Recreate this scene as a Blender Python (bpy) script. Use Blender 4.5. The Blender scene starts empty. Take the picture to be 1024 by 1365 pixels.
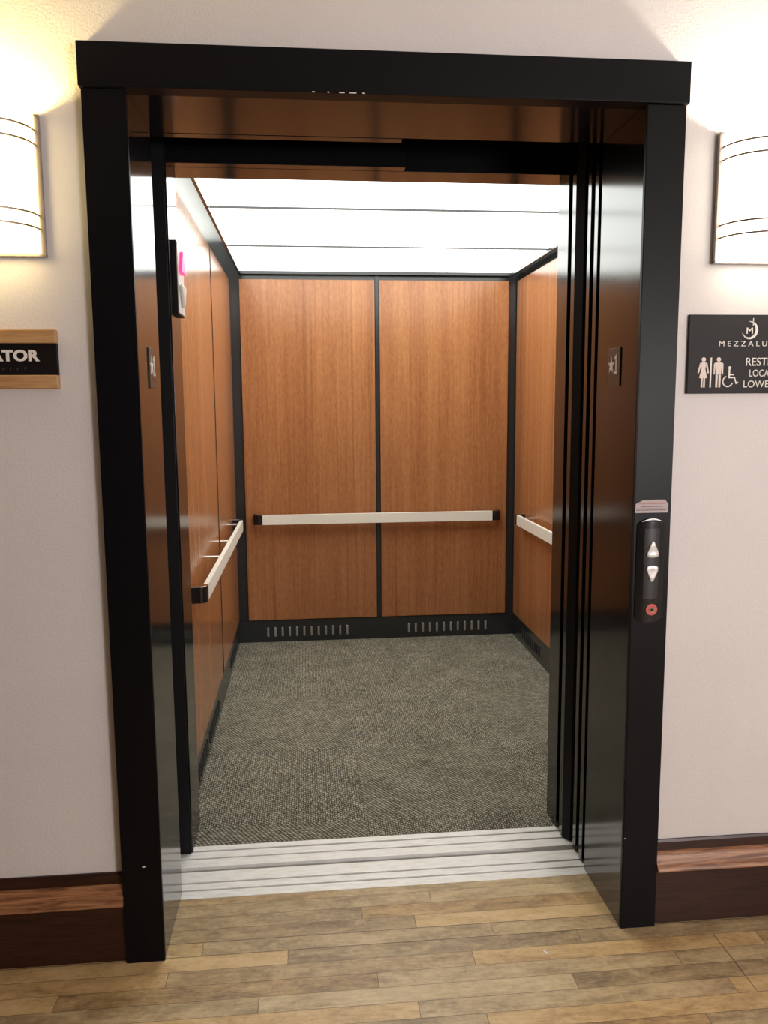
import bpy, bmesh, math, random
from mathutils import Vector, Matrix
random.seed(4)
sc = bpy.context.scene
COL = sc.collection
PI = math.pi

# ------------------------------------------------------------ measured dimensions (metres)
W = 0.609            # half width of the landing opening
H = 2.134            # height of the opening
XL, XR, YB = -0.641, 1.0465, 2.858   # inside of the cab
XC = (XL + XR) / 2

# ------------------------------------------------------------ materials
def new_mat(name):
    m = bpy.data.materials.new(name); m.use_nodes = True
    nt = m.node_tree
    return m, nt, nt.nodes['Principled BSDF']
def plain(name, col, rough=0.5, metal=0.0, ior=1.5, spec=0.5, aniso=0.0):
    m, nt, b = new_mat(name)
    b.inputs['Base Color'].default_value = (*col, 1)
    b.inputs['Roughness'].default_value = rough
    b.inputs['Metallic'].default_value = metal
    b.inputs['IOR'].default_value = ior
    b.inputs['Specular IOR Level'].default_value = spec
    return m
def node(nt, kind, **kw):
    n = nt.nodes.new(kind)
    for k, v in kw.items():
        if k in n.inputs: n.inputs[k].default_value = v
        else: setattr(n, k, v)
    return n
def link(nt, a, b): nt.links.new(a, b)
def mathn(nt, op, a, b=None, c=None):
    n = nt.nodes.new('ShaderNodeMath'); n.operation = op
    for i, v in enumerate((a, b, c)):
        if v is None: continue
        if isinstance(v, (int, float)): n.inputs[i].default_value = v
        else: nt.links.new(v, n.inputs[i])
    return n.outputs[0]
def ramp(nt, fac, stops):
    r = nt.nodes.new('ShaderNodeValToRGB')
    el = r.color_ramp.elements
    while len(el) < len(stops): el.new(0.5)
    for e, (p, c) in zip(el, stops):
        e.position = p; e.color = (*c, 1)
    nt.links.new(fac, r.inputs[0]); return r.outputs[0]
def pos(nt, scale=(1, 1, 1)):
    t = nt.nodes.new('ShaderNodeNewGeometry')
    mp = nt.nodes.new('ShaderNodeMapping'); mp.inputs['Scale'].default_value = scale
    nt.links.new(t.outputs['Position'], mp.inputs[0]); return mp.outputs[0]
def mix(nt, fac, a, b, mode='MIX'):
    n = nt.nodes.new('ShaderNodeMix'); n.data_type = 'RGBA'; n.blend_type = mode
    for s, v in ((n.inputs[0], fac), (n.inputs[6], a), (n.inputs[7], b)):
        if isinstance(v, (int, float)): s.default_value = v
        elif isinstance(v, tuple): s.default_value = (*v, 1)
        else: nt.links.new(v, s)
    return n.outputs[2]
def bump(nt, h, b, strength=0.2, dist=0.01):
    n = nt.nodes.new('ShaderNodeBump'); n.inputs['Strength'].default_value = strength
    n.inputs['Distance'].default_value = dist
    nt.links.new(h, n.inputs['Height']); nt.links.new(n.outputs[0], b.inputs['Normal'])

# painted drywall with a light roller texture
def wall_mat():
    m, nt, b = new_mat('painted_plaster')
    n1 = node(nt, 'ShaderNodeTexNoise', Scale=3.0, Detail=3.0); link(nt, pos(nt), n1.inputs['Vector'])
    c = ramp(nt, n1.outputs[0], [(0.3, (0.70, 0.665, 0.655)), (0.7, (0.735, 0.70, 0.685))])
    link(nt, c, b.inputs['Base Color'])
    b.inputs['Roughness'].default_value = 0.55
    n2 = node(nt, 'ShaderNodeTexNoise', Scale=170.0, Detail=3.0); link(nt, pos(nt), n2.inputs['Vector'])
    bump(nt, n2.outputs[0], b, 0.22, 0.004)
    return m
# satin black enamelled steel
def black_mat(name, col, rough, ior=1.6, spec=0.5):
    m, nt, b = new_mat(name)
    b.inputs['Base Color'].default_value = (*col, 1)
    b.inputs['IOR'].default_value = ior
    n = node(nt, 'ShaderNodeTexNoise', Scale=1.0, Detail=4.0); link(nt, pos(nt, (6, 6, 2)), n.inputs['Vector'])
    r = mathn(nt, 'MULTIPLY_ADD', n.outputs[0], 0.05, rough - 0.025)
    link(nt, r, b.inputs['Roughness'])
    b.inputs['Specular IOR Level'].default_value = spec
    n2 = node(nt, 'ShaderNodeTexNoise', Scale=900.0, Detail=1.0); link(nt, pos(nt), n2.inputs['Vector'])
    bump(nt, n2.outputs[0], b, 0.02, 0.001)
    return m
# cherry laminate with a vertical grain
def wood_panel_mat():
    m, nt, b = new_mat('cherry_laminate')
    p = pos(nt, (1, 1, 0.022))
    big = node(nt, 'ShaderNodeTexNoise', Scale=9.0, Detail=2.0, Roughness=0.5); link(nt, p, big.inputs['Vector'])
    fine = node(nt, 'ShaderNodeTexNoise', Scale=75.0, Detail=4.0, Roughness=0.6); link(nt, p, fine.inputs['Vector'])
    fleck = node(nt, 'ShaderNodeTexNoise', Scale=110.0, Detail=3.0, Roughness=0.7); link(nt, pos(nt, (1, 1, 0.30)), fleck.inputs['Vector'])
    f = mathn(nt, 'ADD', mathn(nt, 'MULTIPLY', big.outputs[0], 0.28), mathn(nt, 'MULTIPLY', fine.outputs[0], 0.36))
    f = mathn(nt, 'ADD', f, mathn(nt, 'MULTIPLY', fleck.outputs[0], 0.38))
    c = ramp(nt, f, [(0.36, (0.285, 0.108, 0.041)), (0.50, (0.375, 0.155, 0.060)), (0.63, (0.46, 0.205, 0.083))])
    s = node(nt, 'ShaderNodeTexNoise', Scale=38.0, Detail=0.0); link(nt, pos(nt, (1, 1, 0.012)), s.inputs['Vector'])
    line = ramp(nt, s.outputs[0], [(0.26, (0.84, 0.82, 0.80)), (0.34, (1, 1, 1))])
    link(nt, mix(nt, 1.0, c, line, 'MULTIPLY'), b.inputs['Base Color'])
    b.inputs['Roughness'].default_value = 0.22
    b.inputs['IOR'].default_value = 1.5
    return m
def oak_mat(name, dark, light, rough=0.4, axis='x', ior=1.5):
    m, nt, b = new_mat(name)
    sc_ = (1.3, 14, 22) if axis == 'x' else (14, 14, 1.3)
    n = node(nt, 'ShaderNodeTexNoise', Scale=6.0, Detail=6.0, Roughness=0.65, Distortion=0.6); link(nt, pos(nt, sc_), n.inputs['Vector'])
    c = ramp(nt, n.outputs[0], [(0.38, dark), (0.62, light)])
    link(nt, c, b.inputs['Base Color']); b.inputs['Roughness'].default_value = rough
    b.inputs['IOR'].default_value = ior
    bump(nt, n.outputs[0], b, 0.15, 0.002)
    return m
# narrow worn maple strip floor
def floor_mat():
    m, nt, b = new_mat('worn_strip_flooring')
    g = node(nt, 'ShaderNodeNewGeometry'); sp = node(nt, 'ShaderNodeSeparateXYZ'); link(nt, g.outputs['Position'], sp.inputs[0])
    x, y = sp.outputs[0], sp.outputs[1]
    rw = 0.0548
    yy = mathn(nt, 'DIVIDE', mathn(nt, 'SUBTRACT', y, 0.0085), rw)
    row = mathn(nt, 'FLOOR', yy)
    wn = node(nt, 'ShaderNodeTexWhiteNoise', noise_dimensions='1D'); link(nt, mathn(nt, 'ADD', row, 17.3), wn.inputs['W'])
    ln = 0.78
    xx = mathn(nt, 'ADD', mathn(nt, 'DIVIDE', x, ln), mathn(nt, 'MULTIPLY', wn.outputs[0], 7.0))
    col = mathn(nt, 'FLOOR', xx)
    cell = node(nt, 'ShaderNodeCombineXYZ'); link(nt, row, cell.inputs[0]); link(nt, col, cell.inputs[1])
    w2 = node(nt, 'ShaderNodeTexWhiteNoise', noise_dimensions='3D'); link(nt, cell.outputs[0], w2.inputs['Vector'])
    # grain, offset per strip
    off = node(nt, 'ShaderNodeVectorMath', operation='ADD')
    link(nt, g.outputs['Position'], off.inputs[0])
    mu = node(nt, 'ShaderNodeVectorMath', operation='SCALE'); mu.inputs['Scale'].default_value = 9.0
    link(nt, w2.outputs['Color'], mu.inputs[0]); link(nt, mu.outputs[0], off.inputs[1])
    def grain(scale, sc3, det, dist=0.0):
        mp = node(nt, 'ShaderNodeMapping'); mp.inputs['Scale'].default_value = sc3
        link(nt, off.outputs[0], mp.inputs[0])
        n = node(nt, 'ShaderNodeTexNoise', Scale=scale, Detail=det, Roughness=0.62, Distortion=dist); link(nt, mp.outputs[0], n.inputs['Vector'])
        return n.outputs[0]
    blot = grain(5.0, (1.2, 3.5, 1), 5.0, 0.8)
    fine = grain(30.0, (0.6, 9, 1), 4.0, 0.3)
    curl = grain(40.0, (1.4, 1.8, 1), 3.0, 0.6)
    tone = mathn(nt, 'ADD', mathn(nt, 'MULTIPLY', w2.outputs[0], 0.20), mathn(nt, 'MULTIPLY_ADD', blot, 0.62, 0.12))
    tone = mathn(nt, 'ADD', tone, mathn(nt, 'MULTIPLY', mathn(nt, 'SUBTRACT', fine, 0.5), 0.30))
    tone = mathn(nt, 'ADD', tone, mathn(nt, 'MULTIPLY', mathn(nt, 'SUBTRACT', curl, 0.5), 0.28))
    cA = ramp(nt, tone, [(0.30, (0.20, 0.120, 0.052)), (0.45, (0.43, 0.275, 0.122)), (0.60, (0.62, 0.425, 0.200)), (0.74, (0.72, 0.53, 0.28))])
    cB = ramp(nt, tone, [(0.30, (0.17, 0.117, 0.060)), (0.45, (0.35, 0.250, 0.133)), (0.60, (0.54, 0.405, 0.222)), (0.74, (0.66, 0.52, 0.31))])
    c = mix(nt, ramp(nt, mathn(nt, 'FRACT', mathn(nt, 'MULTIPLY', w2.outputs[0], 7.13)), [(0.3, (0, 0, 0)), (0.7, (1, 1, 1))]), cA, cB)
    # seams between strips
    fy = mathn(nt, 'FRACT', yy); fx = mathn(nt, 'FRACT', xx)
    ey = mathn(nt, 'MULTIPLY', mathn(nt, 'MINIMUM', fy, mathn(nt, 'SUBTRACT', 1.0, fy)), rw)
    ex = mathn(nt, 'MULTIPLY', mathn(nt, 'MINIMUM', fx, mathn(nt, 'SUBTRACT', 1.0, fx)), ln)
    e = mathn(nt, 'MINIMUM', ey, ex)
    # two open joints and the cut across the strips at the right
    far = mathn(nt, 'MINIMUM', mathn(nt, 'ABSOLUTE', mathn(nt, 'SUBTRACT', y, 0.0085)), mathn(nt, 'ABSOLUTE', mathn(nt, 'SUBTRACT', y, 0.0633)))
    cut = mathn(nt, 'MAXIMUM', mathn(nt, 'ABSOLUTE', mathn(nt, 'SUBTRACT', x, 0.85)), mathn(nt, 'SUBTRACT', mathn(nt, 'ABSOLUTE', mathn(nt, 'ADD', y, 0.155)), 0.105))
    e2 = mathn(nt, 'MINIMUM', far, cut)
    e = mathn(nt, 'MINIMUM', e, mathn(nt, 'MULTIPLY', e2, 0.5))
    seam = ramp(nt, mathn(nt, 'MULTIPLY', e, 1000.0), [(0.35, (0.22, 0.19, 0.16)), (0.95, (1, 1, 1))])
    link(nt, mix(nt, 1.0, c, seam, 'MULTIPLY'), b.inputs['Base Color'])
    b.inputs['Roughness'].default_value = 0.42
    hgt = mathn(nt, 'ADD', mathn(nt, 'MINIMUM', mathn(nt, 'MULTIPLY', e, 500.0), 1.0), mathn(nt, 'MULTIPLY', fine, 0.25))
    bump(nt, hgt, b, 0.25, 0.0015)
    return m
# loop-pile carpet tiles laid a quarter turn to each other
def carpet_mat(turn):
    m, nt, b = new_mat('loop_carpet')
    g = node(nt, 'ShaderNodeNewGeometry'); sp = node(nt, 'ShaderNodeSeparateXYZ'); link(nt, g.outputs['Position'], sp.inputs[0])
    u, v = (sp.outputs[0], sp.outputs[1]) if turn else (sp.outputs[1], sp.outputs[0])
    wob = node(nt, 'ShaderNodeTexNoise', Scale=60.0, Detail=2.0); link(nt, g.outputs['Position'], wob.inputs['Vector'])
    wn = node(nt, 'ShaderNodeTexNoise', Scale=260.0, Detail=3.0, Roughness=0.7); link(nt, g.outputs['Position'], wn.inputs['Vector'])
    lg = node(nt, 'ShaderNodeTexNoise', Scale=6.0, Detail=3.0); link(nt, g.outputs['Position'], lg.inputs['Vector'])
    pv = 0.0085; pu = 0.0150
    vv = mathn(nt, 'ADD', mathn(nt, 'DIVIDE', v, pv), mathn(nt, 'MULTIPLY', wob.outputs[0], 0.5 if turn else 1.6))
    row = mathn(nt, 'FLOOR', vv)
    uu = mathn(nt, 'ADD', mathn(nt, 'DIVIDE', u, pu), mathn(nt, 'MULTIPLY', row, 0.36))
    uu = mathn(nt, 'ADD', uu, mathn(nt, 'MULTIPLY', wn.outputs[0], 0.25 if turn else 0.9))
    a = mathn(nt, 'SINE', mathn(nt, 'MULTIPLY', mathn(nt, 'FRACT', vv), PI))
    c_ = mathn(nt, 'SINE', mathn(nt, 'MULTIPLY', mathn(nt, 'FRACT', uu), PI))
    loop = mathn(nt, 'MULTIPLY', mathn(nt, 'POWER', a, 0.7), mathn(nt, 'POWER', c_, 0.8))
    cell = node(nt, 'ShaderNodeCombineXYZ'); link(nt, row, cell.inputs[0]); link(nt, mathn(nt, 'FLOOR', uu), cell.inputs[1])
    w2 = node(nt, 'ShaderNodeTexWhiteNoise', noise_dimensions='3D'); link(nt, cell.outputs[0], w2.inputs['Vector'])
    t = mathn(nt, 'ADD', mathn(nt, 'MULTIPLY', loop, 0.62), mathn(nt, 'MULTIPLY', w2.outputs[0], 0.22))
    t = mathn(nt, 'ADD', t, mathn(nt, 'MULTIPLY', mathn(nt, 'SUBTRACT', wn.outputs[0], 0.5), 0.62 if turn else 0.95))
    t = mathn(nt, 'ADD', t, mathn(nt, 'MULTIPLY', mathn(nt, 'SUBTRACT', lg.outputs[0], 0.5), 0.25))
    c = ramp(nt, t, [(0.12, (0.036, 0.032, 0.024)), (0.46, (0.190, 0.178, 0.138)), (0.82, (0.50, 0.48, 0.39))])
    link(nt, c, b.inputs['Base Color']); b.inputs['Roughness'].default_value = 0.95
    b.inputs['Specular IOR Level'].default_value = 0.1
    bump(nt, t, b, 0.5, 0.003)
    return m
def sill_mat():
    m, nt, b = new_mat('worn_aluminium')
    n = node(nt, 'ShaderNodeTexNoise', Scale=30.0, Detail=5.0, Roughness=0.7); link(nt, pos(nt, (0.5, 3, 1)), n.inputs['Vector'])
    c = ramp(nt, n.outputs[0], [(0.30, (0.76, 0.75, 0.71)), (0.58, (0.93, 0.93, 0.90))])
    link(nt, c, b.inputs['Base Color'])
    b.inputs['Metallic'].default_value = 0.12; b.inputs['Roughness'].default_value = 0.42
    n2 = node(nt, 'ShaderNodeTexNoise', Scale=300.0, Detail=2.0); link(nt, pos(nt, (1, 0.1, 1)), n2.inputs['Vector'])
    bump(nt, n2.outputs[0], b, 0.12, 0.001)
    return m
def rail_mat():
    m, nt, b = new_mat('brushed_aluminium')
    n = node(nt, 'ShaderNodeTexNoise', Scale=220.0, Detail=4.0, Roughness=0.7); link(nt, pos(nt), n.inputs['Vector'])
    c = ramp(nt, n.outputs[0], [(0.3, (0.84, 0.81, 0.71)), (0.7, (0.98, 0.96, 0.88))])
    link(nt, c, b.inputs['Base Color'])
    b.inputs['Metallic'].default_value = 0.1; b.inputs['Roughness'].default_value = 0.38
    return m
def emit(name, col, strength, base=(0.8, 0.8, 0.8)):
    m, nt, b = new_mat(name)
    b.inputs['Base Color'].default_value = (*base, 1)
    b.inputs['Emission Color'].default_value = (*col, 1)
    b.inputs['Emission Strength'].default_value = strength
    b.inputs['Roughness'].default_value = 0.4
    return m

M = dict(
    wall=wall_mat(),
    ceil=plain('ceiling_paint', (0.72, 0.70, 0.68), 0.8),
    black=black_mat('satin_black_enamel', (0.008, 0.008, 0.009), 0.13, 1.72),
    face=black_mat('black_enamel_face', (0.0035, 0.0035, 0.0050), 0.40, 1.5, 0.16),
    cabblack=black_mat('charcoal_enamel', (0.022, 0.024, 0.026), 0.22, 1.55),
    void=plain('shaft_dark', (0.006, 0.006, 0.007), 0.9, spec=0.05),
    rubber=plain('black_rubber', (0.006, 0.006, 0.007), 0.55, spec=0.25),
    wood=wood_panel_mat(),
    edge=plain('laminate_edge', (0.42, 0.20, 0.09), 0.4),
    board=oak_mat('mahogany_board', (0.018, 0.0045, 0.0025), (0.042, 0.012, 0.006), 0.4),
    cap=oak_mat('lit_oak_moulding', (0.13, 0.045, 0.018), (0.40, 0.190, 0.085), 0.4),  # oak, its colour lifted further for sconce light on the slope
    maple=oak_mat('maple_rail', (0.40, 0.22, 0.095), (0.55, 0.33, 0.15), 0.45),
    floor=floor_mat(),
    carpA=carpet_mat(True), carpB=carpet_mat(False),
    sill=sill_mat(), rail=rail_mat(),
    groove=plain('sill_groove', (0.10, 0.11, 0.11), 0.5, 0.3),
    cable=plain('brushed_nickel', (0.36, 0.31, 0.29), 0.35, 0.9),
    chrome=plain('chrome', (0.8, 0.8, 0.78), 0.12, 1.0),
    signblack=plain('sign_black', (0.006, 0.004, 0.004), 0.6, spec=0.2),
    signgrey=plain('sign_charcoal', (0.026, 0.024, 0.026), 0.6, spec=0.25),
    signtext=plain('sign_white', (0.78, 0.74, 0.70), 0.5),
    figure=plain('sign_figure', (0.74, 0.64, 0.57), 0.5),
    plate=plain('bronze_plate', (0.085, 0.070, 0.060), 0.3, 0.35),
    braille=plain('braille_dots', (0.12, 0.10, 0.09), 0.4),
    station=black_mat('station_black', (0.010, 0.010, 0.011), 0.24, 1.5),
    inset=plain('station_inset', (0.018, 0.018, 0.020), 0.38),
    silver=plain('silver_button', (0.66, 0.64, 0.63), 0.33, 0.35),
    keyred=plain('red_key_ring', (0.60, 0.10, 0.08), 0.4),
    label=plain('label_paper', (0.50, 0.42, 0.42), 0.6),
    labelred=plain('label_red_print', (0.42, 0.16, 0.15), 0.6),
    labeldark=plain('label_dark_print', (0.06, 0.05, 0.06), 0.6),
    white=plain('white_plastic', (0.72, 0.72, 0.69), 0.35),
    paper=plain('white_paper', (0.85, 0.85, 0.85), 0.7),
    diffuser=emit('lit_diffuser', (0.94, 1.0, 0.955), 4.2),
    shade=emit('lit_shade', (1.0, 0.78, 0.38), 6.0, (0.8, 0.7, 0.45)),
    shade2=emit('lit_shade_cool', (1.0, 0.90, 0.70), 6.0, (0.8, 0.75, 0.65)),
    pink=emit('red_arrow_lit', (1.0, 0.03, 0.16), 2.2, (0.7, 0.05, 0.1)),
)

# ------------------------------------------------------------ geometry helpers (world coordinates)
class MB:
    def __init__(s): s.bm = bmesh.new()
    def box(s, x0, x1, y0, y1, z0, z1, bev=0.0):
        b2 = bmesh.new()
        bmesh.ops.create_cube(b2, size=1)
        for v in b2.verts:
            v.co = Vector(((x0 + x1) / 2 + v.co.x * (x1 - x0), (y0 + y1) / 2 + v.co.y * (y1 - y0), (z0 + z1) / 2 + v.co.z * (z1 - z0)))
        if bev > 0: bmesh.ops.bevel(b2, geom=list(b2.edges), offset=bev, segments=2, affect='EDGES', profile=0.5)
        s.add(b2); return s
    def add(s, b2, mat=None):
        if mat: bmesh.ops.transform(b2, matrix=mat, verts=b2.verts)
        me = bpy.data.meshes.new('tmp'); b2.to_mesh(me); b2.free(); s.bm.from_mesh(me); bpy.data.meshes.remove(me)
        return s
    def prism(s, poly, f, a, b, bev=0.0):
        """poly: 2-D outline, f(u, v, w) -> world point, extruded w = a..b"""
        b2 = bmesh.new()
        A = [b2.verts.new(f(u, v, a)) for u, v in poly]; B = [b2.verts.new(f(u, v, b)) for u, v in poly]
        n = len(poly)
        f1 = b2.faces.new(A); f2 = b2.faces.new(B[::-1])
        for i in range(n): b2.faces.new((A[i], B[i], B[(i + 1) % n], A[(i + 1) % n]))
        bmesh.ops.recalc_face_normals(b2, faces=b2.faces)
        if bev > 0:
            e = [e for e in f2.edges] + [e for e in f1.edges]
            bmesh.ops.bevel(b2, geom=e, offset=bev, segments=2, affect='EDGES', profile=0.5)
        s.add(b2); return s
    def cyl(s, c, r, axis, a, b, seg=24, r2=None):
        r2 = r if r2 is None else r2
        b2 = bmesh.new()
        def P(t, rr, w):
            u, v = rr * math.cos(t), rr * math.sin(t)
            return {'x': (w, c[0] + u, c[1] + v), 'y': (c[0] + u, w, c[1] + v), 'z': (c[0] + u, c[1] + v, w)}[axis]
        A = [b2.verts.new(P(2 * PI * i / seg, r, a)) for i in range(seg)]
        B = [b2.verts.new(P(2 * PI * i / seg, r2, b)) for i in range(seg)]
        b2.faces.new(A); b2.faces.new(B[::-1])
        for i in range(seg): b2.faces.new((A[i], B[i], B[(i + 1) % seg], A[(i + 1) % seg]))
        bmesh.ops.recalc_face_normals(b2, faces=b2.faces)
        s.add(b2); return s
    def build(s, name, mat, parent=None, smooth=True, origin=None):
        me = bpy.data.meshes.new(name)
        o = bpy.data.objects.new(name, me); COL.objects.link(o)
        if parent is not None:
            w = Vector((0, 0, 0)); p = parent
            while p: w += p.location; p = p.parent
            org = w
        elif origin is not None: org = Vector(origin); o.location = org
        else:
            vs = s.bm.verts
            lo = Vector([min(v.co[i] for v in vs) for i in range(3)]); hi = Vector([max(v.co[i] for v in vs) for i in range(3)])
            org = Vector(((lo.x + hi.x) / 2, (lo.y + hi.y) / 2, lo.z)); o.location = org
        for v in s.bm.verts: v.co -= org
        s.bm.to_mesh(me); s.bm.free()
        if parent is not None: o.parent = parent
        me.materials.append(mat)
        if smooth:
            for p in me.polygons: p.use_smooth = True
            me.set_sharp_from_angle(angle=math.radians(50))
            wnm = o.modifiers.new('weighted_normals', 'WEIGHTED_NORMAL'); wnm.keep_sharp = True; wnm.weight = 100
        return o
def tag(o, label, cat, group=None):
    o['label'] = label; o['category'] = cat
    if group: o['group'] = group
    return o
def thing(name, loc, label, cat, group=None):
    o = bpy.data.objects.new(name, None); o.location = loc; o.empty_display_size = 0.05
    COL.objects.link(o); return tag(o, label, cat, group)
def struct(o): o['kind'] = 'structure'; return o
def text(s, name, body, size, fn, mat, parent, align='LEFT', spacing=1.0, weight=0.0, depth=0.0012, w=None, h=None):
    """raised lettering; fn(u, v, d) -> world"""
    cu = bpy.data.curves.new('t', 'FONT'); cu.body = body; cu.size = size; cu.align_x = align
    cu.space_character = spacing; cu.offset = weight; cu.extrude = depth; cu.resolution_u = 4
    o = bpy.data.objects.new('t', cu); COL.objects.link(o)
    bpy.context.view_layer.update()
    me = bpy.data.meshes.new_from_object(o.evaluated_get(bpy.context.evaluated_depsgraph_get()))
    bpy.data.objects.remove(o)
    xs = [v.co.x for v in me.vertices]; ys = [v.co.y for v in me.vertices]
    x0, x1, y0, y1 = min(xs), max(xs), min(ys), max(ys)
    sx = (w / (x1 - x0)) if w else 1; sy = (h / (y1 - y0)) if h else 1
    b = MB(); b.bm.from_mesh(me); bpy.data.meshes.remove(me)
    for v in b.bm.verts:
        u = (v.co.x - (x0 if w else 0)) * sx; vv = (v.co.y - (y0 if h else 0)) * sy
        v.co = Vector(fn(u, vv, v.co.z + depth))
    bmesh.ops.recalc_face_normals(b.bm, faces=b.bm.faces)
    return b.build(name, mat, parent, smooth=False)

# ------------------------------------------------------------ hall shell
YW = 0.03   # plane of the hall wall behind the frame
OX = W + 0.098
b = MB(); b.box(-2.6, -OX + 0.01, YW, YW + 0.10, 0, 2.75).box(OX - 0.01, 2.6, YW, YW + 0.10, 0, 2.75).box(-OX + 0.01, OX - 0.01, YW, YW + 0.10, H + 0.09, 2.75)
struct(b.build('wall_front', M['wall'], smooth=False))
struct(MB().box(0.3, 2.6, -3.6, -3.5, 0, 2.75).build('wall_rear', M['wall'], smooth=False))
struct(MB().box(-2.6, 0.3, -3.6, -3.5, 0, 2.75).build('wall_rear_dark', M['board'], smooth=False))  # unseen half, made dark so the left casing reflects black
struct(MB().box(-2.7, -2.6, -3.6, YW + 0.10, 0, 2.75).build('wall_west', M['board'], smooth=False))  # unseen wall, kept dark to hold the left casing's reflection down
struct(MB().box(2.6, 2.7, -3.6, YW + 0.10, 0, 2.75).build('wall_east', M['wall'], smooth=False))
struct(MB().box(-2.7, 2.7, -3.6, YW + 0.10, 2.75, 2.85).build('ceiling', M['ceil'], smooth=False))
b = MB(); b.box(-2.6, 2.6, -3.5, 0.03, -0.05, 0).box(-W - 0.09, W + 0.09, 0.03, 0.262, -0.05, 0)
struct(b.build('floor', M['floor'], smooth=False))

# baseboards: tall mahogany board under a lipped oak moulding
def baseboard(side, x0, x1):
    f = lambda u, v, w: (w, YW - u, v)
    prof = [(0, 0), (0.018, 0), (0.018, 0.165), (0, 0.165)]
    a = MB().prism(prof, f, x0, x1).build('baseboard_' + side, M['board'], smooth=False); struct(a)
    cap = [(0, 0.162), (0.026, 0.162), (0.036, 0.160), (0.041, 0.164), (0.040, 0.171), (0.034, 0.176), (0.030, 0.182),
           (0.025, 0.190), (0.020, 0.198), (0.0165, 0.206), (0.010, 0.209), (0, 0.209)]
    MB().prism(cap, f, x0, x1).build('moulding', M['cap'], a, smooth=True)
    top = [(0, 0.209), (0.009, 0.209), (0.008, 0.232), (0.005, 0.238), (0, 0.238)]
    MB().prism(top, f, x0, x1).build('top_bead', M['board'], a, smooth=False)
baseboard('left', -2.6, -OX)
baseboard('right', OX, 2.6)

# ------------------------------------------------------------ landing door frame
fr = thing('door_frame', (0, 0.0, 0), 'black enamelled steel frame around the elevator opening', 'door frame')
for s in (-1, 1):
    b = MB()
    b.prism([(s * u, v) for u, v in ((W, 0), (OX, 0), (OX, 0.040), (W + 0.0125, 0.040), (W + 0.0125, 0.011), (W, 0.011))], lambda u, v, w: (u, v, w), 0, H - 0.002)
    bmesh.ops.bevel(b.bm, geom=[e for e in b.bm.edges if abs(e.verts[0].co.z - e.verts[1].co.z) > 1 and e.verts[0].co.y < 0.001], offset=0.0018, segments=2, affect='EDGES')
    j = b.build('jamb_casing', M['face'], fr)
    xa, xb = sorted((s * W, s * (W + 0.012)))
    r = MB().box(xa, xb, 0.0113, 0.292, 0, H, 0.001).build('jamb_return', M['black'], fr)
hd = MB().box(-OX - 0.004, OX + 0.004, -0.009, 0.040, H, H + 0.0955, 0.002).build('header', M['face'], fr)
MB().box(-W - 0.012, W + 0.012, 0.0, 0.297, H + 0.0005, H + 0.012, 0.0008).build('header_soffit', M['black'], fr)
b = MB()
for x0, ww in ((-0.19, 0.006), (-0.155, 0.004), (-0.128, 0.012), (-0.105, 0.016), (-0.075, 0.006)):
    b.box(x0, x0 + ww, -0.0096, -0.0088, H, H + 0.0022)
b.box(-0.655, -0.648, -0.0012, 0.0004, 0.262, 0.266).box(0.612, 0.617, -0.0012, 0.0004, 0.262, 0.2635)
b.build('paint_chip', M['white'], fr, smooth=False)

# floor plates on both returns
def star(cx, cy, r, r2):
    return [(cx + (r if i % 2 == 0 else r2) * math.sin(i * PI / 5), cy + (r if i % 2 == 0 else r2) * math.cos(i * PI / 5)) for i in range(10)]
def floor_plate(side):
    s = 1 if side == 'right' else -1
    y0, y1 = (0.118, 0.198) if s > 0 else (0.130, 0.212)
    z0, z1 = 1.470, 1.571
    t = thing('floor_number_plate', (s * W, (y0 + y1) / 2, z0),
              'bronze plate with star and number 1 on the %s door jamb' % side, 'sign')
    w_ = y1 - y0
    def f(u, v, d): # u left to right as read, v up
        y = (y1 - u) if s > 0 else (y0 + u)
        return (s * (W - 0.0 - d), y, z0 + v)
    MB().prism([(0, 0), (w_, 0), (w_, z1 - z0), (0, z1 - z0)], f, 0.0, 0.0035, 0.0006).build('plate', M['plate'], t)
    MB().prism(star(0.024, 0.0555, 0.0255, 0.0095), f, 0.0035, 0.0048).build('star', M['signtext'], t, smooth=False)
    one = [(0.048, 0.032), (0.068, 0.032), (0.068, 0.038), (0.0615, 0.038), (0.0615, 0.083), (0.056, 0.083), (0.047, 0.076), (0.047, 0.070), (0.0545, 0.074), (0.0545, 0.038), (0.048, 0.038)]
    MB().prism(one, f, 0.0035, 0.0048).build('numeral', M['signtext'], t, smooth=False)
    b = MB()
    for i, (u, v) in enumerate(((0.030, 0.024), (0.034, 0.020), (0.044, 0.024), (0.044, 0.020), (0.048, 0.016), (0.056, 0.024))):
        b.prism([(u + 0.0011 * math.cos(k * PI / 3), v + 0.0011 * math.sin(k * PI / 3)) for k in range(6)], f, 0.0035, 0.0043)
    b.build('braille', M['braille'], t, smooth=False)
floor_plate('right'); floor_plate('left')

# ------------------------------------------------------------ doors, stored to the right, and shaft liners
struct(MB().box(W + 0.003, 1.25, 0.325, 0.353, 0.004, 2.20, 0.0015).build('door_1', M['black']))
struct(MB().box(W + 0.003, 1.25, 0.384, 0.411, 0.004, 2.20, 0.0015).build('door_2', M['black']))
# car door: body and rubber nosing
d3 = struct(MB().box(0.597, 1.25, 0.474, 0.507, 0.004, 2.20, 0.0015).build('door_3', M['black']))
MB().prism([(0.597, 0.4735), (0.615, 0.447), (1.20, 0.447), (1.20, 0.4735)], lambda u, v, w: (u, v, w), 0.004, 2.20).build('rubber_edge', M['rubber'], d3, smooth=False)
# narrow shiny guide between landing and car doors
struct(MB().box(0.645, 0.665, 0.412, 0.446, 0.004, 2.3).build('trim_1', M['black'], smooth=False))
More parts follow.
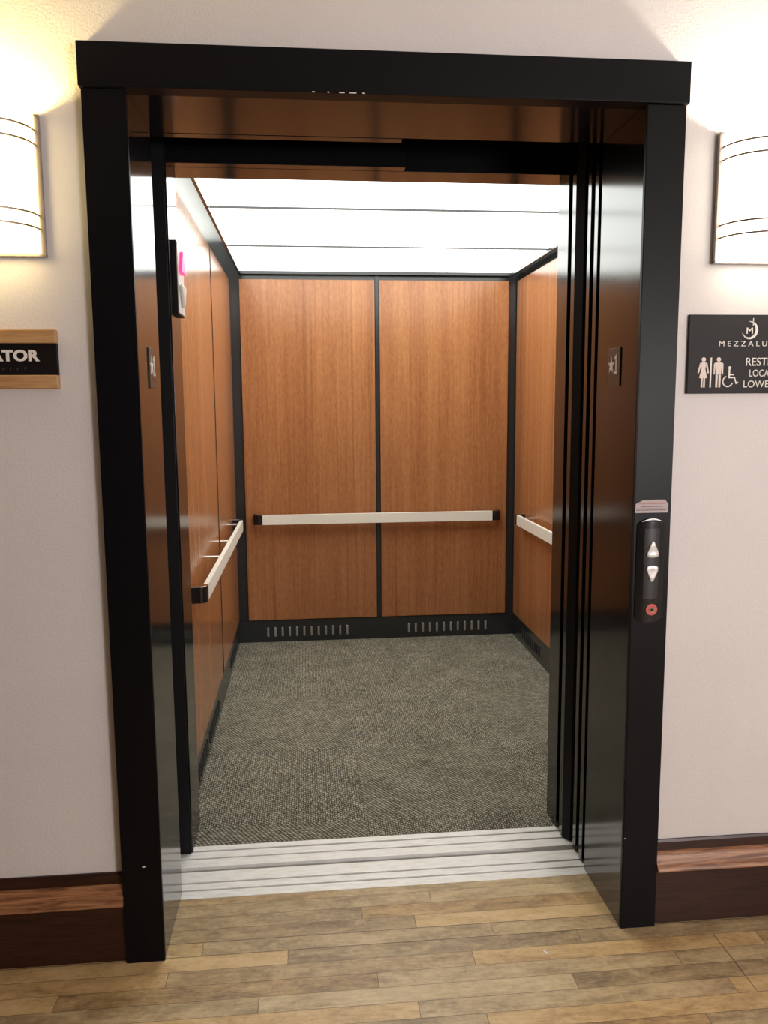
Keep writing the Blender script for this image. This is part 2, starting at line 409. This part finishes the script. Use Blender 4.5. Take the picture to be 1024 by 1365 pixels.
# shaft liners (dark)
b = MB(); b.box(W + 0.012, 1.30, 0.13, 0.30, -0.05, 2.45); b.box(1.26, 1.30, 0.30, 0.60, -0.05, 2.45)
b.box(-0.80, -W - 0.012, 0.13, 0.30, -0.05, 2.45); b.box(-0.80, -0.75, 0.30, 0.60, -0.05, 2.45)
b.box(-0.80, 1.30, 0.13, 0.29, H + 0.012, 2.50); b.box(-0.80, 1.30, 0.13, 0.75, 2.42, 2.50)
b.box(-0.80, 1.30, 0.262, 0.60, -0.40, -0.32)
struct(b.build('wall_shaft', M['void'], smooth=False))
# hanger bar and stepped lips under both headers
struct(MB().box(0.50, 0.78, 0.44, 0.47, 2.225, 2.240, 0.002).build('trim_2', M['cabblack']))
struct(MB().box(-W, 0.055, 0.302, 0.333, H, H + 0.05, 0.001).build('trim_3', M['black']))
struct(MB().box(-0.606, 0.095, 0.560, 0.600, H, H + 0.05, 0.001).build('trim_4', M['black']))
struct(MB().box(-0.70, 1.10, 0.604, 0.722, H, 2.44, 0.001).build('trim_5', M['black']))

# ------------------------------------------------------------ sills
def sill(name, y0, y1, grooves, label, x0=-0.72, x1=0.80):
    t = thing(name, ((x0 + x1) / 2, (y0 + y1) / 2, -0.03), label, 'door sill')
    b = MB(); g = MB()
    ys = [y0] + [v for c, w_ in grooves for v in (c - w_ / 2, c + w_ / 2)] + [y1]
    for i in range(0, len(ys), 2): b.box(x0, x1, ys[i], ys[i + 1], -0.012, 0.001, 0.0008)
    b.box(x0, x1, y0, y1, -0.03, -0.012)
    b.build('tread_plate', M['sill'], t)
    for c, w_ in grooves: g.box(x0, x1, c - w_ / 2, c + w_ / 2, -0.0119, -0.0070)
    g.build('door_track', M['groove'], t, smooth=False)
sill('landing_sill', 0.2625, 0.400, [(0.303, 0.008), (0.341, 0.008)], 'worn aluminium sill with two grooves next to the wooden hall floor')
sill('car_sill', 0.427, 0.549, [(0.474, 0.008), (0.518, 0.009)], 'worn aluminium sill with two grooves at the edge of the carpet')

# ------------------------------------------------------------ elevator car shell
ZT = 2.149; ZK = 0.139; ZR = 2.36
struct(MB().box(XL - 0.08, XR + 0.08, 0.62, YB + 0.08, ZR, ZR + 0.05).build('ceiling_car', M['ceil'], smooth=False))
carpet_base = struct(MB().box(XL - 0.08, XR + 0.08, 0.549, YB + 0.08, -0.06, -0.006).build('floor_car', M['void'], smooth=False))
wb = struct(MB().box(XL - 0.08, XR + 0.08, YB + 0.012, YB + 0.08, 0, ZR).build('wall_back', M['cabblack'], smooth=False))
wl = struct(MB().box(XL - 0.08, XL - 0.012, 0.60, YB + 0.012, 0, ZR).build('wall_left', M['cabblack'], smooth=False))
wr = struct(MB().box(XR + 0.012, XR + 0.08, 0.60, YB + 0.012, 0, ZR).build('wall_right', M['cabblack'], smooth=False))
MB().box(XL - 0.0, XR, YB, YB + 0.012, 0, ZK - 0.004).build('kick_plate', M['cabblack'], wb, smooth=False)
MB().box(XL - 0.012, XL, 0.66, YB, 0, ZK - 0.004).build('kick_plate', M['cabblack'], wl, smooth=False)
MB().box(XR, XR + 0.012, 0.66, YB, 0, ZK - 0.004).build('kick_plate', M['cabblack'], wr, smooth=False)
MB().box(0.200, 0.219, YB + 0.002, YB + 0.012, ZK, ZT + 0.03, 0.001).build('joint_strip', M['cabblack'], wb)
for x0, x1 in ((-0.583, 0.195), (0.2245, 0.9945)):
    MB().box(x0, x1, YB - 0.006, YB + 0.012, ZK, ZT, 0.0012).build('wood_panel', M['wood'], wb)
for y0, y1 in ((0.695, 1.884), (1.891, YB - 0.008)):
    MB().box(XL - 0.012, XL + 0.002, y0, y1, ZK, ZT, 0.0012).build('wood_panel', M['wood'], wl)
    MB().box(XR - 0.002, XR + 0.012, y0, y1, ZK, ZT, 0.0012).build('wood_panel', M['wood'], wr)
for s_, par in ((-1, wl), (1, wr)):
    xa_, xb_ = (XL - 0.012, XL + 0.0045) if s_ < 0 else (XR - 0.0045, XR + 0.012)
    MB().box(xa_, xb_, 1.884, 1.891, ZK, ZT).build('joint_strip', M['rubber'], par, smooth=False)
# vent louvres pressed into the kick plates
def capsule(w_, h_, n=6):
    r = w_ / 2
    return [(r * math.cos(PI * i / n), h_ / 2 - r + r * math.sin(PI * i / n)) for i in range(n + 1)] + \
           [(r * math.cos(PI + PI * i / n), -h_ / 2 + r + r * math.sin(PI + PI * i / n)) for i in range(n + 1)]
def louvre(b2, cx, cz, f):
    """raised half-round louvre"""
    bm = bmesh.new(); c0 = capsule(0.013, 0.060); rings = []
    for k, (sc_, d) in enumerate(((1, 0.0), (0.8, 0.0035), (0.45, 0.0055))):
        rings.append([bm.verts.new(f(cx + u * sc_, cz + v * (1 - (1 - sc_) * 0.3), d)) for u, v in c0])
    n = len(c0)
    for a, c in zip(rings, rings[1:]):
        for i in range(n): bm.faces.new((a[i], a[(i + 1) % n], c[(i + 1) % n], c[i]))
    bm.faces.new(rings[-1]); bmesh.ops.recalc_face_normals(bm, faces=bm.faces); b2.add(bm)
vent_m = plain('louvre_metal', (0.38, 0.38, 0.36), 0.38, 0.4)
b = MB()
for x0 in (-0.470, 0.392):
    for i in range(12): louvre(b, x0 + i * 0.0438, 0.062, lambda u, v, d: (u, YB - d, v))
b.build('vent_louvres', vent_m, wb)
for s, par in ((-1, wl), (1, wr)):
    b = MB()
    for y0 in (0.86, 1.30, 2.28):
        for i in range(9): louvre(b, y0 + i * 0.0438, 0.062, (lambda u, v, d: (XL + d, u, v)) if s < 0 else (lambda u, v, d: (XR - d, u, v)))
    b.build('vent_louvres', M['cabblack'], par)
# front returns of the car
cl = struct(MB().box(-0.75, -0.6065, 0.514, 0.692, 0.0, 2.42, 0.001).build('trim_6', M['black']))
cr = struct(MB().box(0.597, 1.13, 0.541, 0.645, 0.0, 2.42, 0.001).build('trim_7', M['black']))
struct(MB().box(-0.75, -0.612, 0.506, 0.5138, 0.001, 2.42).build('trim_8', M['rubber'], smooth=False))

# carpet tiles
tp = 0.61
xs = [XL, -0.040 - 0.0, -0.040 + tp, XR]; ys = [0.549, 0.662, 1.262, 1.892, YB]
n = 0
pats = [[1, 0, 0], [0, 1, 0], [1, 0, 1], [0, 0, 0]]
cols_ = ['left', 'middle', 'right']; rows_ = ['cut strip beside the car sill', 'first full row from the sill', 'second full row from the sill', 'row against the back wall']
for j in range(4):
    for i in range(3):
        a, c = xs[i] + 0.0004, xs[i + 1] - 0.0004
        o = MB().box(a, c, ys[j] + 0.0004, ys[j + 1] - 0.0004, -0.006, 0.0005, 0.0006).build('carpet_tile', M['carpA'] if pats[j][i] else M['carpB'])
        tag(o, 'grey-brown loop carpet tile, %s of the %s' % (cols_[i], rows_[j]), 'carpet tile', 'carpet tiles on the car floor')

# ------------------------------------------------------------ ceiling light of the car
t = thing('ceiling_light', (XC, 1.73, 2.194), 'suspended ceiling light with bright white diffuser panels inside the elevator car', 'ceiling light')
px0, px1 = -0.572, 1.000
yy = [0.745, 1.328, 2.090, 2.890 - 0.03]
yy = [0.745, 1.328, 2.090, 2.832]
b = MB()
b.box(px0 - 0.013, px0 - 0.001, yy[0] - 0.01, yy[3] + 0.008, 2.176, 2.222, 0.001).box(px1 + 0.001, px1 + 0.013, yy[0] - 0.01, yy[3] + 0.008, 2.176, 2.222, 0.001)
b.box(px0 - 0.010, px1 + 0.010, yy[3] + 0.001, yy[3] + 0.009, 2.176, 2.222, 0.001).box(px0 - 0.010, px1 + 0.010, yy[0] - 0.01, yy[0] - 0.002, 2.176, 2.222, 0.001)
for y in yy[1:3]: b.box(px0, px1, y - 0.004, y + 0.004, 2.186, 2.222)
for x in (-0.3, 0.7):
    for y in (1.1, 2.4): b.cyl((x, y), 0.006, 'z', 2.22, ZR)
b.build('frame', M['cabblack'], t)
for a, c in zip(yy, yy[1:]):
    MB().box(px0, px1, a + 0.005, c - 0.005, 2.193, 2.205).build('diffuser_panel', M['diffuser'], t, smooth=False)

# ------------------------------------------------------------ handrails
def rail_cap(b, f, s):
    """closed end cap: bar end curving back to the wall"""
    out = [(0, 0.075), (0.030, 0.075)]
    # outline in (along, off-wall) plane
    R0, w0 = 0.050, 0.075
    poly = [(0.0, w0), (0.020, w0)]
    for i in range(1, 9):
        a = PI / 2 * i / 8
        poly.append((0.020 + 0.034 * math.sin(a), w0 - 0.030 + 0.030 * math.cos(a)))
    poly += [(0.054, 0.0), (0.036, 0.0), (0.036, w0 - 0.034), (0.030, w0 - 0.022), (0.0, w0 - 0.022)]
    b.prism([(s * u, v) for u, v in poly], f, 0.0, 0.057, 0.001)
def handrail(fm, L, label, stands, side=False):
    """fm(along, off, z) -> world; bar from 0 to L"""
    z0, z1 = 0.733, 0.790
    o0 = fm(L / 2, 0, z0)
    t = thing('handrail', o0, label, 'handrail', 'brushed aluminium handrails on the car walls')
    b = MB(); b.prism([(0.053, z0), (0.075, z0), (0.075, z1), (0.053, z1)], lambda u, v, w: fm(w, u, v), 0, L, 0.001)
    b.build('bar', M['rail'], t)
    for end, s in ((0, -1), (L, 1)):
        b = MB(); rail_cap(b, lambda u, v, w: fm(end + u, v, z0 + w), s); e_ = b.build('end_cap', M['station'], t)
        if side:
            b = MB(); rail_cap(b, lambda u, v, w: fm(end + u, v, z0 + 0.0572 + w * 0.04), s); b.build('cap_cover', M['chrome'], e_)
    for p in stands:
        b = MB()
        zz = z0 + (0.042 if side else 0.012)
        b.prism([(0.0065 * math.cos(k * PI / 6), zz + 0.0065 * math.sin(k * PI / 6)) for k in range(12)], lambda u, v, w: fm(p + u, w, v), 0, 0.056)
        if not side: b.prism([(0.018 * math.cos(k * PI / 8), zz + 0.018 * math.sin(k * PI / 8)) for k in range(16)], lambda u, v, w: fm(p + u, w, v), 0, 0.004)
        b.build('bracket', M['chrome'] if side else M['station'], t)
handrail(lambda a, o, z: (-0.482 + a, YB - 0.006 - o, z), 1.374, 'long brushed aluminium handrail across the back wall of the car', (0.31, 0.687, 1.09))
handrail(lambda a, o, z: (XL + 0.002 + o * 0.8, 0.925 + a, z), 1.64, 'brushed aluminium handrail on the left wall of the car', (0.62, 1.03, 1.60), True)
handrail(lambda a, o, z: (XR - 0.002 - o * 0.8, 0.925 + a, z), 1.64, 'brushed aluminium handrail on the right wall of the car', (0.62, 1.03, 1.60), True)

# ------------------------------------------------------------ travel lantern on the left front return of the car
def rounded(poly, r, n=5):
    out = []; N = len(poly)
    for i in range(N):
        p0, p1, p2 = Vector(poly[i - 1]), Vector(poly[i]), Vector(poly[(i + 1) % N])
        a = (p0 - p1).normalized(); c = (p2 - p1).normalized()
        A, Cc = p1 + a * r, p1 + c * r
        for k in range(n + 1):
            t_ = k / n; q = A * (1 - t_) ** 2 + p1 * 2 * t_ * (1 - t_) + Cc * t_ ** 2
            out.append((q.x, q.y))
    return out
t = thing('direction_lantern', (-0.606, 0.62, 1.70), 'travel lantern with a lit red arrow on the left front post of the car', 'indicator')
fl = lambda u, v, d: (-0.6065 + d, 0.555 + u, 1.700 + v)
MB().prism([(0, 0), (0.125, 0), (0.125, 0.215), (0, 0.215)], fl, 0, 0.014, 0.001).build('housing', M['rubber'], t)
MB().prism([(0.006, 0.004), (0.122, 0.004), (0.122, 0.211), (0.006, 0.211)], fl, 0.0125, 0.0165, 0.0008).build('face_plate', M['white'], t)
MB().prism(rounded([(0.018, 0.125), (0.112, 0.125), (0.065, 0.200)], 0.018), fl, 0.0165, 0.026, 0.003).build('up_arrow', M['pink'], t)['label'] = 'lit red arrow lens'
MB().prism(rounded([(0.018, 0.090), (0.112, 0.090), (0.065, 0.018)], 0.018), fl, 0.0165, 0.026, 0.003).build('down_arrow', M['white'], t)['label'] = 'unlit white arrow lens'

# ------------------------------------------------------------ hall call station and sticker on the right casing
t = thing('call_station', (0.6545, 0.0, 0.861), 'black call button panel with key switch on the right door casing', 'call panel')
def bulge(u, v): return 0.002 + 0.010 * max(0.0, 1 - ((u - 0.6545) / 0.038) ** 2)
z0, z1 = 0.861, 1.133
b = bmesh.new(); NU, NV = 16, 40; grid = []
for j in range(NV + 1):
    row = []
    for i in range(NU + 1):
        u = 0.6175 + 0.074 * i / NU; tt = (u - 0.6545) / 0.037
        arc = 0.016 * (1 - tt * tt)
        zt = z1 - 0.016 + arc; zb = z0 + 0.010 - 0.010 * (1 - tt * tt)
        row.append((u, zb + (zt - zb) * j / NV))
    grid.append(row)
F = [[b.verts.new((u, -bulge(u, v), v)) for u, v in r] for r in grid]
B = [[b.verts.new((u, -0.0003, v)) for u, v in r] for r in grid]
for j in range(NV):
    for i in range(NU):
        b.faces.new((F[j][i], F[j][i + 1], F[j + 1][i + 1], F[j + 1][i])); b.faces.new((B[j][i], B[j + 1][i], B[j + 1][i + 1], B[j][i + 1]))
for j in range(NV):
    b.faces.new((F[j][0], F[j + 1][0], B[j + 1][0], B[j][0])); b.faces.new((F[j][NU], B[j][NU], B[j + 1][NU], F[j + 1][NU]))
for i in range(NU):
    b.faces.new((F[0][i], B[0][i], B[0][i + 1], F[0][i + 1])); b.faces.new((F[NV][i], F[NV][i + 1], B[NV][i + 1], B[NV][i]))
bmesh.ops.recalc_face_normals(b, faces=b.faces)
mb = MB(); mb.add(b); mb.build('housing', M['station'], t)
b = bmesh.new()   # slightly raised inset plate following the curve
rows = []
for v in (0.925, 1.107):
    rows.append([b.verts.new((0.635 + 0.0395 * i / 8, -bulge(0.635 + 0.0395 * i / 8, 0) - 0.0012, v)) for i in range(9)])
    rows.append([b.verts.new((0.635 + 0.0395 * i / 8, -bulge(0.635 + 0.0395 * i / 8, 0) + 0.002, v)) for i in range(9)])
for i in range(8):
    b.faces.new((rows[0][i], rows[0][i + 1], rows[2][i + 1], rows[2][i]))
    b.faces.new((rows[0][i], rows[1][i], rows[1][i + 1], rows[0][i + 1])); b.faces.new((rows[2][i], rows[2][i + 1], rows[3][i + 1], rows[3][i]))
for k in (0, 8): b.faces.new((rows[0][k], rows[2][k], rows[3][k], rows[1][k]))
bmesh.ops.recalc_face_normals(b, faces=b.faces)
mb = MB(); mb.add(b); mb.build('inset_plate', M['inset'], t)
b = MB(); glint = []  # silver crescent standing in for the highlight along the top edge
for i in range(17):
    tt = -0.72 + 1.44 * i / 16; glint.append((0.6545 + 0.037 * tt, z1 + 0.016 * (1 - tt * tt) - 0.016))
b.prism(glint + [(u, v - 0.0030 * (1 - ((u - 0.6545) / 0.027) ** 2) - 0.0002) for u, v in glint[::-1]], lambda u, v, w: (u, -bulge(u, v) - w, v), 0.0002, 0.0009)
b.build('top_glint', M['silver'], t)
fb = lambda u, v, d: (0.656 + u, -0.0125 - d, v)
def button(poly, name, lab):
    bm_ = bmesh.new(); rings = []
    cx = sum(p[0] for p in poly) / len(poly); cz = sum(p[1] for p in poly) / len(poly)
    for s_, d in ((1.0, 0.0), (1.0, 0.003), (0.86, 0.0048), (0.5, 0.0042), (0.12, 0.0038)):
        rings.append([bm_.verts.new(fb(cx + (u - cx) * s_, cz + (v - cz) * s_, d)) for u, v in poly])
    n_ = len(poly)
    for a, c in zip(rings, rings[1:]):
        for i in range(n_): bm_.faces.new((a[i], a[(i + 1) % n_], c[(i + 1) % n_], c[i]))
    bm_.faces.new(rings[-1]); bmesh.ops.recalc_face_normals(bm_, faces=bm_.faces)
    m_ = MB(); m_.add(bm_); o = m_.build(name, M['silver'], t); o['label'] = lab
button(rounded([(-0.0205, 1.0325), (0.0205, 1.0325), (0.0, 1.0825)], 0.0170, 8), 'button', 'silver up button')
button(rounded([(-0.0205, 1.0115), (0.0205, 1.0115), (0.0, 0.9615)], 0.0170, 8), 'button', 'silver down button')
k = MB().cyl((0.6585, 0.896), 0.0150, 'y', -0.0100, -0.0142, 40).build('key_switch', M['keyred'], t); k['label'] = 'red ringed key switch'
MB().cyl((0.6585, 0.896), 0.0080, 'y', -0.0140, -0.0172, 32, 0.0070).build('barrel', M['chrome'], k)
MB().cyl((0.6585, 0.896), 0.0038, 'y', -0.0170, -0.0185, 24).box(0.6578, 0.6592, -0.0190, -0.0184, 0.8935, 0.8985).build('key_slot', M['rubber'], k)
for z in (1.122, 0.870): MB().cyl((0.6565, z), 0.0017, 'y', -0.011, -0.0127, 12).build('screw', M['plate'], t)

t = thing('warning_sticker', (0.655, 0.0, 1.146), 'worn pinkish paper sticker on the right casing above the call panel', 'sticker')
fs = lambda u, v, d: (u, -0.0001 - d, v)
MB().prism([(0.6115, 1.1465), (0.6985, 1.1465), (0.6985, 1.168), (0.690, 1.1795), (0.6625, 1.1800), (0.659, 1.1785), (0.655, 1.1798), (0.632, 1.1795), (0.6125, 1.169)], fs, 0, 0.0006).build('paper', M['label'], t, smooth=False)
b = MB()
x = 0.622
while x < 0.690:
    w_ = random.uniform(0.0018, 0.0032); hh = random.uniform(0.0035, 0.0055)
    b.prism([(x, 1.1685), (x + w_, 1.1685), (x + w_ * 0.8, 1.1685 + hh), (x + w_ * 0.1, 1.1685 + hh * 0.9)], fs, 0.0006, 0.0008); x += w_ + 0.0011
b.build('heading_print', M['labelred'], t, smooth=False)
b = MB()
for z, xa, xb, hmax in ((1.1615, 0.627, 0.682, 0.0016), (1.1525, 0.6145, 0.693, 0.0020)):
    x = xa
    while x < xb:
        w_ = random.uniform(0.002, 0.0065)
        b.prism([(x, z), (x + w_, z), (x + w_, z + hmax), (x, z + hmax)], fs, 0.0006, 0.0008); x += w_ + 0.0012
b.prism([(0.6125, 1.1578), (0.6975, 1.1578), (0.6975, 1.1582), (0.6125, 1.1582)], fs, 0.0006, 0.0008)
b.build('small_print', M['labeldark'], t, smooth=False)

# ------------------------------------------------------------ ELEVATOR sign
t = thing('elevator_sign', (-0.965, YW, 1.467), 'ELEVATOR sign, black plaque between two pale maple strips, left of the frame', 'sign')
xa, xb = -1.135, -0.795
y0 = 0.008
MB().box(xa, xb, y0, YW, 1.572, 1.604, 0.003).build('wood_strip', M['maple'], t)
MB().box(xa, xb, y0, YW, 1.467, 1.499, 0.003).build('wood_strip', M['maple'], t)
MB().box(xa + 0.001, xb - 0.001, y0 + 0.006, YW - 0.001, 1.499, 1.572).build('plaque', M['signblack'], t, smooth=False)
ft = lambda u, v, d: (-0.8345 - 0.193 + u, y0 + 0.006 - d, 1.5305 + v)
text(None, 'lettering', 'ELEVATOR', 0.04, ft, M['signtext'], t, spacing=1.04, weight=0.0016, w=0.193, h=0.0268)
b = MB()
x = -0.985
for i in range(8):
    for (dx, dz) in random.sample([(0, 0), (0.0025, 0), (0, 0.0025), (0.0025, 0.0025), (0, 0.005), (0.0025, 0.005)], 3):
        b.cyl((x + dx, 1.511 + dz), 0.0008, 'y', y0 + 0.0062, y0 + 0.0053, 8)
    x += 0.0072 * 2 if i == 7 else 0.0165
b.build('braille', M['braille'], t, smooth=False)

# ------------------------------------------------------------ restroom sign
t = thing('restroom_sign', (0.911, YW, 1.446), 'charcoal restroom sign with white figures and crescent logo, right of the frame', 'sign')
y0 = 0.020
MB().box(0.746, 1.076, y0, YW, 1.447, 1.644, 0.0012).build('board', M['signgrey'], t)
fg = lambda u, v, d: (u, y0 - d, v)
D = 0.0012
def disc(cx, cz, r, n=20): return [(cx + r * math.cos(2 * PI * i / n), cz + r * math.sin(2 * PI * i / n)) for i in range(n)]
def arcband(cx, cz, r0, r1, a0, a1, n=24):
    A = [math.radians(a0 + (a1 - a0) * i / n) for i in range(n + 1)]
    return [(cx + r1 * math.cos(a), cz + r1 * math.sin(a)) for a in A] + [(cx + r0 * math.cos(a), cz + r0 * math.sin(a)) for a in A[::-1]]
# woman
b = MB(); cx = 0.7865
b.prism(disc(cx, 1.5325, 0.0056), fg, 0, D)
b.prism([(cx - 0.008, 1.5255), (cx + 0.008, 1.5255), (cx + 0.0048, 1.510), (cx + 0.0105, 1.486), (cx - 0.0105, 1.486), (cx - 0.0048, 1.510)], fg, 0, D)
for s in (-1, 1):
    b.prism([(cx + s * 0.0065, 1.5255), (cx + s * 0.0098, 1.523), (cx + s * 0.0152, 1.499), (cx + s * 0.0118, 1.4975), (cx + s * 0.0062, 1.5175)], fg, 0, D)
    b.prism([(cx + s * 0.0010, 1.486), (cx + s * 0.0054, 1.486), (cx + s * 0.0054, 1.4625), (cx + s * 0.0010, 1.4625)], fg, 0, D)
b.build('woman_pictogram', M['figure'], t, smooth=False)
MB().prism([(0.8042, 1.4625), (0.8082, 1.4625), (0.8082, 1.5375), (0.8042, 1.5375)], fg, 0, D).build('divider', M['signtext'], t, smooth=False)
b = MB(); cx = 0.8265
b.prism(disc(cx, 1.5325, 0.0056), fg, 0, D)
b.prism([(cx - 0.0085, 1.5255), (cx + 0.0085, 1.5255), (cx + 0.0072, 1.494), (cx - 0.0072, 1.494)], fg, 0, D)
for s in (-1, 1):
    b.prism([(cx + s * 0.0082, 1.5255), (cx + s * 0.0125, 1.522), (cx + s * 0.0128, 1.495), (cx + s * 0.0095, 1.495), (cx + s * 0.0086, 1.517)], fg, 0, D)
    b.prism([(cx + s * 0.0010, 1.495), (cx + s * 0.0070, 1.495), (cx + s * 0.0066, 1.4625), (cx + s * 0.0016, 1.4625)], fg, 0, D)
b.build('man_pictogram', M['figure'], t, smooth=False)
b = MB()
b.prism(disc(0.8565, 1.5115, 0.0040), fg, 0, D)
b.prism([(0.8535, 1.508), (0.8580, 1.508), (0.8578, 1.4960), (0.8680, 1.4960), (0.8680, 1.4930), (0.8578, 1.4930), (0.8577, 1.4890), (0.8710, 1.4890), (0.8760, 1.4750), (0.8810, 1.4770), (0.8800, 1.4740), (0.8745, 1.4700), (0.8685, 1.4855), (0.8535, 1.4855)][::-1], fg, 0, D)
b.prism(arcband(0.8525, 1.4775, 0.0115, 0.0145, 108, 345), fg, 0, D)
b.build('wheelchair_pictogram', M['signtext'], t, smooth=False)
# crescent logo
b = MB()
n_ = 40; out = []; inn = []
for i in range(n_ + 1):
    a = math.radians(100 - 262 * i / n_); out.append((0.9055 + 0.0215 * math.cos(a), 1.6055 + 0.0225 * math.sin(a)))
    th = 0.0062 * math.sin(PI * (i / n_) ** 0.85) + 0.0006
    inn.append((0.9055 + (0.0215 - th) * math.cos(a), 1.6055 + (0.0225 - th) * math.sin(a)))
for i in range(n_): b.prism([out[i], out[i + 1], inn[i + 1], inn[i]], fg, 0, D)
b.prism([(0.9125, 1.617), (0.9145, 1.617), (0.9145, 1.6355), (0.9125, 1.6355)], fg, 0, D)
b.build('crescent_logo', M['signtext'], t, smooth=False)
mk = lambda x0, z0_: (lambda u, v, d: (x0 + u, y0 - d * 0.6, z0_ + v))
text(None, 'logo_letter', 'M', 0.02, mk(0.8965, 1.5965), M['signtext'], t, weight=0.0003, w=0.0165, h=0.0155)
text(None, 'name_lettering', 'MEZZALUNA', 0.02, mk(0.8255, 1.5655), M['signtext'], t, spacing=1.55, w=0.171, h=0.0130)
text(None, 'lettering', 'RESTROOMS', 0.02, mk(0.8985, 1.5165), M['signtext'], t, weight=0.0002, w=0.152, h=0.0205)
text(None, 'lettering', 'LOCATED ON', 0.02, mk(0.9095, 1.4895), M['signtext'], t, w=0.127, h=0.0175)
text(None, 'lettering', 'LOWER LEVEL', 0.02, mk(0.8950, 1.4620), M['signtext'], t, w=0.154, h=0.0175)

# ------------------------------------------------------------ wall sconces
def sconce(cx, label, shade, colr, powr):
    z0, z1 = 1.773, 2.078; hw = 0.126; dp = 0.100; yb_ = 0.017
    t = thing('wall_sconce', (cx, YW, z0), label, 'wall lamp', 'half-round wall lamps')
    b = MB()
    b.box(cx - hw - 0.006, cx + hw + 0.006, YW - 0.008, YW, z0 - 0.003, z1)
    for s in (-1, 1):
        xa_, xb_ = sorted((cx + s * (hw - 0.001), cx + s * (hw + 0.010)))
        b.box(xa_, xb_, yb_ - 0.004, YW - 0.006, z0 - 0.003, z1, 0.001)
    b.box(cx - hw - 0.010, cx + hw + 0.010, yb_ - 0.006, YW - 0.004, z0 - 0.006, z0 + 0.001, 0.001)
    b.build('frame', M['cable'], t)
    N = 40
    def sec(k, off=0.0):
        a = PI * k / N
        return (cx - (hw - 0.004 + off) * math.cos(a), yb_ - (dp + off) * math.sin(a) ** 0.9)
    # shade shell
    bm = bmesh.new(); rows = []
    for off, z in ((0, z0), (0, z1), (-0.003, z1), (-0.003, z0)):
        rows.append([bm.verts.new((*sec(k, off), z)) for k in range(N + 1)])
    for r in range(4):
        a_, c_ = rows[r], rows[(r + 1) % 4]
        for k in range(N): bm.faces.new((a_[k], a_[k + 1], c_[k + 1], c_[k]))
    bmesh.ops.recalc_face_normals(bm, faces=bm.faces)
    m_ = MB(); m_.add(bm); m_.build('shade', shade, t)
    m_ = MB(); m_.prism([sec(k, -0.004) for k in range(N + 1)], lambda u, v, w: (u, v, w), z0 + 0.001, z0 + 0.004); m_.build('bottom_diffuser', shade, t, smooth=False)
    for z in (1.846 - 0.018, 1.876 - 0.018, 2.012, 2.043):
        bm = bmesh.new(); rows = []
        for off, dz in ((0.004, -0.0022), (0.004, 0.0022), (-0.0002, 0.0022), (-0.0002, -0.0022)):
            rows.append([bm.verts.new((*sec(k, off), z + dz)) for k in range(N + 1)])
        for r in range(4):
            a_, c_ = rows[r], rows[(r + 1) % 4]
            for k in range(N): bm.faces.new((a_[k], a_[k + 1], c_[k + 1], c_[k]))
        bmesh.ops.recalc_face_normals(bm, faces=bm.faces)
        m_ = MB(); m_.add(bm); m_.build('band', M['cable'], t)
    for zz in (z1 - 0.07,):
        l = bpy.data.lights.new('bulb', 'POINT'); l.energy = powr; l.color = colr; l.shadow_soft_size = 0.03
        lo = bpy.data.objects.new('bulb', l); COL.objects.link(lo); lo.parent = t; lo.location = (0, yb_ - 0.045 - YW, zz - z0)
sconce(-0.806 - 0.136, 'warm glowing half-round wall lamp above the ELEVATOR sign', M['shade'], (1.0, 0.76, 0.32), 24.0)
sconce(0.800 + 0.136, 'bright white half-round wall lamp above the restroom sign', M['shade2'], (1.0, 0.90, 0.74), 24.0)

# ------------------------------------------------------------ small scrap on the floor
o = MB().prism([(0.373, -0.066), (0.377, -0.062), (0.3835, -0.078), (0.3795, -0.081)], lambda u, v, w: (u, v, w), 0.0003, 0.0012).build('paper_scrap', M['paper'], smooth=False)
tag(o, 'tiny white scrap of paper on the wooden floor before the opening', 'paper scrap')

# ------------------------------------------------------------ added fill light for the hall, unseen, low by the rear wall
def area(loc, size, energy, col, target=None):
    l = bpy.data.lights.new('hall_fill', 'AREA'); l.shape = 'RECTANGLE'; l.size, l.size_y = size; l.energy = energy; l.color = col
    o = bpy.data.objects.new('hall_fill', l); COL.objects.link(o); o.location = loc
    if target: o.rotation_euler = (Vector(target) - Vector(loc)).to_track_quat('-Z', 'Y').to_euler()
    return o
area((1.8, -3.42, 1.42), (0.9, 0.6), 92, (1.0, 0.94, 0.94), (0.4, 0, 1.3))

wd = bpy.data.worlds.new('World'); sc.world = wd; wd.use_nodes = True
wd.node_tree.nodes['Background'].inputs[0].default_value = (0.02, 0.02, 0.02, 1)

# ------------------------------------------------------------ camera
yaw, pit, rol, f = 0.0956, -0.1302, -0.0071, 1078.25
cy_, sy_ = math.cos(yaw), math.sin(yaw)
fwd = Vector((sy_ * math.cos(pit), cy_ * math.cos(pit), math.sin(pit)))
r_ = Vector((cy_, -sy_, 0)); u_ = r_.cross(fwd)
r2 = math.cos(rol) * r_ + math.sin(rol) * u_; u2 = -math.sin(rol) * r_ + math.cos(rol) * u_
cam = bpy.data.cameras.new('camera'); co = bpy.data.objects.new('camera', cam); COL.objects.link(co)
mw = Matrix(((r2.x, u2.x, -fwd.x, -0.2204), (r2.y, u2.y, -fwd.y, -1.9734), (r2.z, u2.z, -fwd.z, 1.4213), (0, 0, 0, 1)))
co.matrix_world = mw
cam.sensor_fit = 'VERTICAL'; cam.sensor_height = 36.0; cam.lens = 36.0 * f / 1365.0; cam.clip_start = 0.05
sc.camera = co

vs = sc.view_settings
vs.view_transform = 'Standard'; vs.look = 'None'; vs.exposure = 0.0; vs.gamma = 1.0; vs.use_curve_mapping = False
cyc = sc.cycles
cyc.use_denoising = True; cyc.max_bounces = 8; cyc.diffuse_bounces = 5; cyc.glossy_bounces = 5
cyc.caustics_reflective = False; cyc.caustics_refractive = False; cyc.sample_clamp_indirect = 6.0
